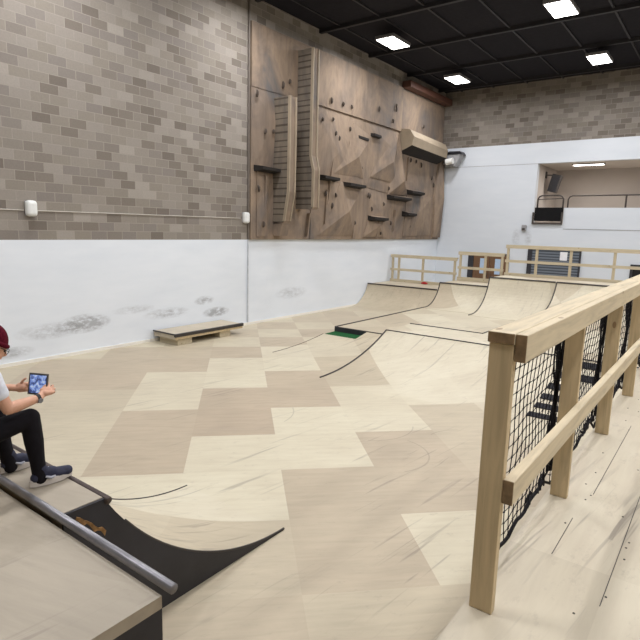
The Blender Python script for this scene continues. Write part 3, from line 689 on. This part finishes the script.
# the net tied along the outside of the railing
sn = thing('safety_net', (-.66, 2.0, ZD), 'black cord safety net tied along the nearest pine railing', 'net')
XN0 = -.661
def netp(s, t):
    """s: distance along the rail, t: 0 bottom .. 1 top"""
    y = 2.0 + s
    bay = 0
    for i in range(len(PY) - 1):
        if y >= PY[i]: bay = i
    fy = min(1, max(0, (y - PY[bay]) / (PY[min(bay + 1, 5)] - PY[bay]) if bay < 5 else 0))
    zb_ = ZD + .036 + .085 * fy ** 1.5 + .012 * math.sin(y * 23)
    zt_ = ZT2 - .055
    tt = t if t > .3 else t * (.75 + .25 * t / .3)
    z = zb_ + (zt_ - zb_) * tt + .010 * math.sin(s * 9 + t * 7) * math.sin(math.pi * t)
    dy = -.10 * (1 - t) ** 2 * fy * min(1, s * 3) * 1.0 + .012 * math.sin(t * 14 + s * 5)
    x = XN0 - .010 * math.sin(math.pi * t) * (1 + .8 * math.sin(s * 6 + t * 5)) - .004
    return (x, y + dy, z)
mv = MB(); CN = .068; NS = int(5.98 / CN); NTt = 17
for i in range(NS + 1):
    mv.tube([netp(i * CN, j / NTt) for j in range(NTt + 1)], .0022, 4, cap=False)
for j in range(NTt + 1):
    mv.tube([netp(i * CN, j / NTt) for i in range(NS + 1)], .0022 if j else .009, 4 if j else 6, cap=False)
for i in range(0, min(NS, 60)):
    for j in range(1, NTt):
        x, y, z = netp(i * CN, j / NTt); k = .0058
        mv.add([(x + k, y, z), (x - k, y, z), (x, y + k, z), (x, y - k, z), (x, y, z + k), (x, y, z - k)], [(0, 2, 4), (2, 1, 4), (1, 3, 4), (3, 0, 4), (2, 0, 5), (1, 2, 5), (3, 1, 5), (0, 3, 5)])
mv.build('net_mesh', 'net', sn, recalc=False)
rr = random.Random(11)
for bi, py in enumerate(PY[1:]):
    m = MB()
    for k in range(9):       # slack net bunched and tied at the post
        ph = rr.uniform(0, 6); ox = rr.uniform(-.03, 0); oy = rr.uniform(-.05, .0)
        pts = []
        for q in range(15):
            t = q / 14
            sp = 1 - .55 * math.exp(-((t - .5) / .18) ** 2)
            pts.append((-.668 + ox * sp + .006 * math.sin(ph + t * 9), py + .055 + oy * sp + .01 * math.sin(ph * 2 + t * 11) - .03 * math.sin(math.pi * t), ZD + .11 + t * .88))
        m.tube(pts, .0052, 5)
    m.build('gathered_cord', 'net', sn)
    m = MB()                 # slack heaped at the foot of the post
    for k in range(8):
        a = rr.uniform(0, 6)
        pts = [(XN0 - .012 + .014 * math.sin(a + q), py - .36 + q * .04 + .01 * math.sin(a * 3 + q), ZD + .05 + .045 * (q / 9) + .05 * abs(math.sin(a + q * 1.1))) for q in range(9)]
        m.tube(pts, .0045, 5)
    m.build('slack_heap', 'net', sn)

# ------------------------------------------------------------------ ceiling lights
FX = [-9.9, -4.6, 1.5, 6.5]; FY = [0.6, 6.0, 11.5, 17.0, 22.35]
protoL = None
for i, x in enumerate(FX):
    for j, y in enumerate(FY):
        lab = 'long bright lamp hung under the dark ceiling'
        if protoL is None:
            P0 = (x, y)
            e = thing('hanging_lamp', (x, y, 9.2), lab, 'light', 'lamps hung under the ceiling')
            m = MB(); m.box(x - .35, x + .35, y - .6, y + .6, 9.2, 9.3); m.build('housing', 'housing', e, bevel=.01)
            m = MB(); m.box(x - .31, x + .31, y - .56, y + .56, 9.185, 9.199); m.build('lamp_panel', 'lamp', e)
            for yy in (-.5, .5):
                m = MB(); m.tube([(x, y + yy, 9.3), (x, y + yy, 9.48)], .01, 6); m.build('cable', 'beam', e)
            protoL = e
        else:
            e = copy_tree(protoL, (x - P0[0], y - P0[1], 0))
        ld = bpy.data.lights.new('lamp_light', 'AREA'); ld.shape = 'RECTANGLE'; ld.size = .6; ld.size_y = 1.1
        ld.energy = 285; ld.color = (.985, .98, 1.01)
        lo = bpy.data.objects.new('lamp_light', ld); COL.objects.link(lo); lo.location = (x, y, 9.16)
for x in (-5.5, -1.0, 3.5):
    ld = bpy.data.lights.new('balcony_light', 'AREA'); ld.shape = 'RECTANGLE'; ld.size = 1.1; ld.size_y = .25; ld.energy = 55; ld.color = (1.0, .9, .8)
    lo = bpy.data.objects.new('balcony_light', ld); COL.objects.link(lo); lo.location = (x, 26.69, 6.04)

# ------------------------------------------------------------------ the seated person
def blob_mesh(name, caps, mat, parent, voxel=.006, smooth=2, extra=None):
    """limbs given as chains of (point, radius) fused into one continuous skin"""
    bm = bmesh.new()
    def ball(p, r, sc=(1, 1, 1)):
        g = bmesh.ops.create_icosphere(bm, subdivisions=3, radius=1.0)
        for v in g['verts']: v.co = Vector(p) + Vector((v.co.x * r * sc[0], v.co.y * r * sc[1], v.co.z * r * sc[2]))
    def cone(p, r, q, s, n=16):
        p, q = Vector(p), Vector(q); d = (q - p).normalized(); up = Vector((0, 0, 1)) if abs(d.z) < .9 else Vector((1, 0, 0))
        a = d.cross(up).normalized(); b = a.cross(d)
        r1 = [bm.verts.new(p + (a * math.cos(t) + b * math.sin(t)) * r) for t in [2 * math.pi * k / n for k in range(n)]]
        r2 = [bm.verts.new(q + (a * math.cos(t) + b * math.sin(t)) * s) for t in [2 * math.pi * k / n for k in range(n)]]
        for k in range(n): bm.faces.new((r1[k], r1[(k + 1) % n], r2[(k + 1) % n], r2[k]))
        bm.faces.new(list(reversed(r1))); bm.faces.new(r2)
    for ch in caps:
        for i, (p, r) in enumerate(ch):
            ball(p, r)
            if i: cone(ch[i - 1][0], ch[i - 1][1], p, r)
    for (p, r, sc) in (extra or []): ball(p, r, sc)
    bmesh.ops.recalc_face_normals(bm, faces=bm.faces)
    me = bpy.data.meshes.new(name); bm.to_mesh(me); bm.free()
    o = bpy.data.objects.new(name, me); COL.objects.link(o)
    rm = o.modifiers.new('remesh', 'REMESH'); rm.mode = 'VOXEL'; rm.voxel_size = voxel
    if smooth:
        sm = o.modifiers.new('smooth', 'SMOOTH'); sm.iterations = smooth; sm.factor = .5
    bpy.context.view_layer.update()
    dg = bpy.context.evaluated_depsgraph_get()
    me2 = bpy.data.meshes.new_from_object(o.evaluated_get(dg))
    bpy.data.objects.remove(o)
    me2.name = name; me2.materials.clear(); me2.materials.append(M[mat])
    me2.polygons.foreach_set('use_smooth', [True] * len(me2.polygons))
    o = bpy.data.objects.new(name, me2); COL.objects.link(o)
    if parent is not None: attach(o, parent)
    return o

pe = thing('person', (-4.08, 1.6, 1.42), 'seated person in maroon beanie, white shirt and black trousers, looking down at a tablet', 'person')
HIP = (-4.09, 1.30, 1.565)
hR, hL = (-3.99, 1.31, 1.555), (-4.19, 1.31, 1.555)
kR, kL = (-3.885, 1.765, 1.665), (-4.31, 1.70, 1.66)
aR, aL = (-3.865, 1.80, 1.225), (-4.26, 1.76, 1.225)
CH = (-4.08, 1.465, 1.92); NK = (-4.065, 1.525, 2.06)
sR, sL = (-3.885, 1.520, 2.00), (-4.26, 1.515, 2.00)
eR, eL = (-3.830, 1.600, 1.785), (-4.30, 1.60, 1.80)
wR, wL = (-3.855, 1.825, 1.806), (-4.165, 1.765, 1.835)
HD = Vector((-4.04, 1.600, 2.195))
# head frame: looks along +y and down
FW = Vector((.06, .86, -.50)).normalized(); RT = FW.cross(Vector((0, 0, 1))).normalized(); UP = RT.cross(FW).normalized()
def hp(r, f_, u): return tuple(HD + RT * r + FW * f_ + UP * u)
def finger(base, d1, d2, d3, l, r):
    p0 = Vector(base); p1 = p0 + Vector(d1).normalized() * l * .45; p2 = p1 + Vector(d2).normalized() * l * .32; p3 = p2 + Vector(d3).normalized() * l * .23
    return [(tuple(p0), r), (tuple(p1), r * .95), (tuple(p2), r * .88), (tuple(p3), r * .78)]
# right hand in front of the tablet, index finger reaching for the screen
pR = Vector((-3.880, 1.905, 1.832))
# left hand wraps the left edge of the tablet
pL = Vector((-4.098, 1.830, 1.838))
TAB = Vector((-3.990, 1.888, 1.868)); TN = Vector((.40, -.88, .22)).normalized(); TU = Vector((.0, -.02, 1.0)); TU = (TU - TN * TU.dot(TN)).normalized(); TR = TU.cross(TN).normalized()
if TR.x < 0: TR = -TR
def tp_(a, b, c): return tuple(TAB + TR * a + TU * b + TN * c)
hands = [
    [(wR, .027), (tuple(pR + Vector((.0, -.045, -.012))), .026), (tuple(pR), .027)],
    [(tuple(pR + Vector((.018, -.03, -.005))), .022), (tuple(pR + Vector((.020, .01, -.008))), .017)],
    [(tuple(pR + Vector((-.018, -.03, .010))), .022), (tuple(pR + Vector((-.016, .012, .016))), .017)],
    finger(pR + Vector((-.022, .012, .020)), (-.7, .5, .5), (-.85, .3, .2), (-.8, .1, -.3), .074, .0085),
    finger(pR + Vector((-.006, .020, .012)), (-.45, .75, .40), (-.85, .35, -.1), (-.8, -.2, -.5), .078, .0088),
    finger(pR + Vector((.008, .018, .002)), (-.3, .85, .20), (-.80, .35, -.4), (-.7, -.35, -.6), .072, .0084),
    finger(pR + Vector((.020, .012, -.008)), (-.15, .9, .05), (-.75, .3, -.55), (-.6, -.4, -.6), .060, .0075),
    finger(pR + Vector((-.022, -.025, .008)), (-.7, .45, .55), (-.35, .85, .35), (-.2, .9, .2), .070, .0100),
    [(wL, .026), (tuple(pL + Vector((-.03, -.03, -.008))), .025), (tuple(pL), .026)],
    [(tuple(pL + Vector((-.02, -.02, -.02))), .021), (tuple(pL + Vector((.008, .02, -.022))), .017)],
    [(tuple(pL + Vector((-.02, -.02, .012))), .020), (tuple(pL + Vector((.006, .02, .018))), .016)],
    finger(pL + Vector((.0, .022, .022)), (.45, .85, .25), (.95, .25, .1), (1, .0, .0), .078, .0085),
    finger(pL + Vector((.004, .024, .006)), (.45, .88, .05), (.95, .3, .0), (1, .0, .0), .084, .0088),
    finger(pL + Vector((.004, .024, -.010)), (.45, .88, -.1), (.95, .3, -.1), (1, .0, .0), .078, .0084),
    finger(pL + Vector((.0, .020, -.026)), (.45, .85, -.25), (.95, .3, -.15), (1, .0, .0), .064, .0075),
    finger(pL + Vector((-.012, -.012, .022)), (.55, .25, .85), (.75, .25, .65), (.85, .2, .45), .072, .0100),
]
body = blob_mesh('body', [
    [(HIP, .125), ((-4.09, 1.36, 1.72), .115), (CH, .125), ((-4.075, 1.505, 2.0), .085), (NK, .056), (tuple(HD + Vector((0, -.03, -.06))), .056)],
    [(hR, .095), (kR, .055), (tuple(Vector(kR).lerp(Vector(aR), .35)), .052), (aR, .036), ((-3.865, 1.84, 1.175), .030)],
    [(hL, .095), (kL, .055), (tuple(Vector(kL).lerp(Vector(aL), .35)), .052), (aL, .036), ((-4.255, 1.81, 1.175), .030)],
    [(CH, .11), (sR, .062), (tuple(Vector(sR).lerp(Vector(eR), .45)), .049), (eR, .040), (tuple(Vector(eR).lerp(Vector(wR), .3)), .042), (wR, .027)],
    [(CH, .11), (sL, .062), (tuple(Vector(sL).lerp(Vector(eL), .45)), .049), (eL, .040), (tuple(Vector(eL).lerp(Vector(wL), .3)), .042), (wL, .026)],
    # jaw, brow, nose, ears
    [(hp(0, .045, -.055), .052), (hp(0, .070, -.085), .028)], [(hp(0, .098, .012), .010), (hp(0, .118, -.022), .012), (hp(0, .106, -.030), .012)],
    [(hp(-.03, .088, .022), .012), (hp(.03, .088, .022), .012)], [(hp(-.012, .098, -.052), .008), (hp(.012, .098, -.052), .008)],
    [(hp(.076, -.01, .01), .014), (hp(.078, -.006, -.03), .009)], [(hp(-.076, -.01, .01), .014), (hp(-.078, -.006, -.03), .009)],
] + hands, 'skin', pe, .0042, 2, extra=[(tuple(HD + UP * .02), 1, (.077, .096, .100)), (hp(0, .035, -.02), 1, (.066, .066, .085))])
for s in (-1, 1):
    m = MB(); bm = bmesh.new(); bmesh.ops.create_uvsphere(bm, u_segments=12, v_segments=8, radius=.0125); me = bpy.data.meshes.new('eye'); bm.to_mesh(me); bm.free()
    for v in me.vertices: v.co = Vector(hp(s * .031, .086, .002)) + v.co
    me.materials.append(M['iris']); o = bpy.data.objects.new('eye', me); COL.objects.link(o); attach(o, pe)
# knitted hat with a rolled brim
bm = bmesh.new(); bmesh.ops.create_uvsphere(bm, u_segments=32, v_segments=18, radius=1)
bmesh.ops.delete(bm, geom=[v for v in bm.verts if v.co.z < -.12], context='VERTS')
for v in bm.verts:
    c = v.co.copy(); k = 1 + .015 * math.sin(24 * math.atan2(c.y, c.x))
    v.co = Vector(hp(c.x * .094 * k, -.012 + c.y * .112 * k - .018 * max(0, c.z), .040 + c.z * .118))
me = bpy.data.meshes.new('beanie'); bm.to_mesh(me); bm.free(); me.materials.append(M['beanie']); me.polygons.foreach_set('use_smooth', [True] * len(me.polygons))
bn = bpy.data.objects.new('beanie', me); COL.objects.link(bn); attach(bn, pe); so = bn.modifiers.new('s', 'SOLIDIFY'); so.thickness = .006
m = MB(); ring = [hp(.094 * math.cos(t), -.012 + .112 * math.sin(t), .036) for t in [2 * math.pi * k / 36 for k in range(37)]]
m.tube(ring, .017, 8); m.build('brim', 'beanie', bn, smooth=True)
m = MB(); m.tube([hp(-.074, .0, .012), hp(-.062, -.052, -.008), hp(-.03, -.082, -.015), hp(.03, -.082, -.015), hp(.062, -.052, -.008), hp(.074, .0, .012)], [.010, .022, .028, .028, .022, .010], 10); m.build('hair', 'hair', pe, smooth=True)
# glasses
m = MB()
for s in (-1, 1):
    m.tube([hp(s * .033 + .024 * math.cos(t), .112 - .004 * abs(math.cos(t)), .004 + .019 * math.sin(t)) for t in [2 * math.pi * k / 16 for k in range(17)]], .0022, 5)
    m.tube([hp(s * .057, .108, .008), hp(s * .082, .05, .012), hp(s * .083, -.01, .010)], .0022, 5)
m.tube([hp(-.009, .113, .006), hp(.009, .113, .006)], .002, 5); m.build('glasses', 'lens', pe)
# shirt, trousers, shoes, watch
shirt = blob_mesh('shirt', [
    [((-4.09, 1.31, 1.60), .135), ((-4.09, 1.36, 1.73), .135), (CH, .142), ((-4.075, 1.500, 2.0), .098), ((-4.067, 1.518, 2.035), .070)],
    [(CH, .125), (sR, .078), (tuple(Vector(sR).lerp(Vector(eR), .38)), .064), (tuple(Vector(sR).lerp(Vector(eR), .48)), .063)],
    [(CH, .125), (sL, .078), (tuple(Vector(sL).lerp(Vector(eL), .38)), .064), (tuple(Vector(sL).lerp(Vector(eL), .48)), .063)]], 'shirt', pe, .008, 2)
def lp3(a, b, t): return tuple(Vector(a).lerp(Vector(b), t))
trous = blob_mesh('trousers', [
    [((-4.09, 1.29, 1.60), .132), (HIP, .130)],
    [(hR, .103), (lp3(hR, kR, .6), .082), (kR, .068), (lp3(kR, aR, .4), .066), (lp3(kR, aR, .75), .052), (lp3(kR, aR, 1.05), .050)],
    [(hL, .103), (lp3(hL, kL, .6), .082), (kL, .068), (lp3(kL, aL, .4), .066), (lp3(kL, aL, .75), .052), (lp3(kL, aL, 1.08), .054)]], 'trousers', pe, .008, 2)
ZP = 1.147
def shoe(ax, ay, dx):
    """toe towards +y, slightly turned out by dx"""
    d = Vector((dx, 1, 0)).normalized(); r = Vector((d.y, -d.x, 0))
    def q(a, b, c): return tuple(Vector((ax, ay, ZP)) + d * (a * 1.06) + r * (b * 1.1) + Vector((0, 0, c * 1.18)))
    up = blob_mesh('shoe', [[(q(-.01, 0, .075), .040), (q(-.03, 0, .055), .036), (q(.06, 0, .060), .038), (q(.13, 0, .050), .038), (q(.19, .004, .044), .036)], [(q(0, 0, .115), .046), (q(.02, 0, .075), .042), (q(.09, 0, .068), .034)],
                    [(q(.12, .012, .045), .034), (q(.18, .012, .042), .032)]], 'shoe', pe, .006, 1)
    m = MB(); out = []
    n = 28
    for k in range(n):
        t = 2 * math.pi * k / n
        a = .075 + .148 * math.cos(t); w = .040 + .007 * math.cos(t); b = w * math.sin(t) * (1 - .18 * (math.cos(t) < -.3)); out.append((a, b))
    lo = [q(a, b, .001 if -.05 < a < .16 else .006) for a, b in out]; hi = [q(a * 1.0, b * 1.05, .036 + (.010 if a < 0 else 0) + (.008 if a > .19 else 0)) for a, b in out]
    m.add(lo + hi, [(i, (i + 1) % n, n + (i + 1) % n, n + i) for i in range(n)] + [tuple(reversed(range(n))), tuple(range(n, 2 * n))]); m.build('sole', 'sole', up, smooth=False)
    m = MB()
    for k in range(4): m.tube([q(.055 + k * .024, -.024, .088 - k * .007), q(.06 + k * .024, 0, .104 - k * .008), q(.055 + k * .024, .024, .088 - k * .007)], .003, 5)
    m.build('laces', 'lace', up)
    m = MB(); m.tube([q(.02, .042, .060), q(.055, .046, .045), q(.085, .044, .05)], [.008, .012, .006], 6); m.build('side_patch', 'lace', up)
shoe(-3.862, 1.800, .05); shoe(-4.262, 1.765, -.05)
wd_ = (Vector(wR) - Vector(eR)).normalized(); ua = wd_.cross(Vector((0, 0, 1))).normalized(); ub = ua.cross(wd_)
wc = Vector(wR) - wd_ * .012
m = MB(); m.tube([wc - wd_ * .012, wc + wd_ * .012], .0325, 20); wt = m.build('watch', 'strap', pe, smooth=False)
m = MB(); dv = (ua * .9 - ub * .3).normalized(); m.tube([wc + dv * .031, wc + dv * .040], .018, 16); m.build('watch_face', 'dial', wt)
# tablet held in both hands
tb = thing('tablet', tuple(TAB), 'small tablet with bright bluish screen held by the person in the beanie', 'tablet')
def slab(name, a, b, c0, c1, mat, par, bev=0):
    m = MB(); m.add([tp_(x, y, z) for z in (c0, c1) for y in (-b, b) for x in (-a, a)], [(0, 2, 3, 1), (4, 5, 7, 6), (0, 1, 5, 4), (1, 3, 7, 5), (3, 2, 6, 7), (2, 0, 4, 6)]); return m.build(name, mat, par, bevel=bev)
slab('shell', .082, .080, -.005, .003, 'tablet', tb, .002); slab('bezel', .076, .074, .003, .0042, 'bezel', tb); slab('screen', .068, .066, .0042, .005, 'screen', tb)

for o in list(COL.objects):     # settle the figure on the box
    if o.name in ('person', 'tablet'): o.location.y += .014
# ------------------------------------------------------------------ world, camera, view
wd = bpy.data.worlds.new('world'); SC.world = wd; wd.use_nodes = True
wd.node_tree.nodes['Background'].inputs[0].default_value = (.8, .85, .95, 1); wd.node_tree.nodes['Background'].inputs[1].default_value = .05
cd = bpy.data.cameras.new('camera'); cam = bpy.data.objects.new('camera', cd); COL.objects.link(cam)
cd.sensor_width = 36; cd.sensor_fit = 'HORIZONTAL'; cd.lens = 36 * 548 / 640; cd.clip_start = .05; cd.clip_end = 200
Rm = ((0.79989264, 0.12004838, -0.58801373), (0.59956952, -0.11702441, 0.79172071), (0.02623283, -0.98584668, -0.16558432))
cam.matrix_world = Matrix(((Rm[0][0], -Rm[0][1], -Rm[0][2], 0), (Rm[1][0], -Rm[1][1], -Rm[1][2], 0), (Rm[2][0], -Rm[2][1], -Rm[2][2], 3.06), (0, 0, 0, 1)))
SC.camera = cam
SC.view_settings.view_transform = 'Standard'; SC.view_settings.look = 'None'; SC.view_settings.gamma = 1; SC.view_settings.use_curve_mapping = False
SC.view_settings.exposure = -0.76
SC.cycles.use_denoising = True
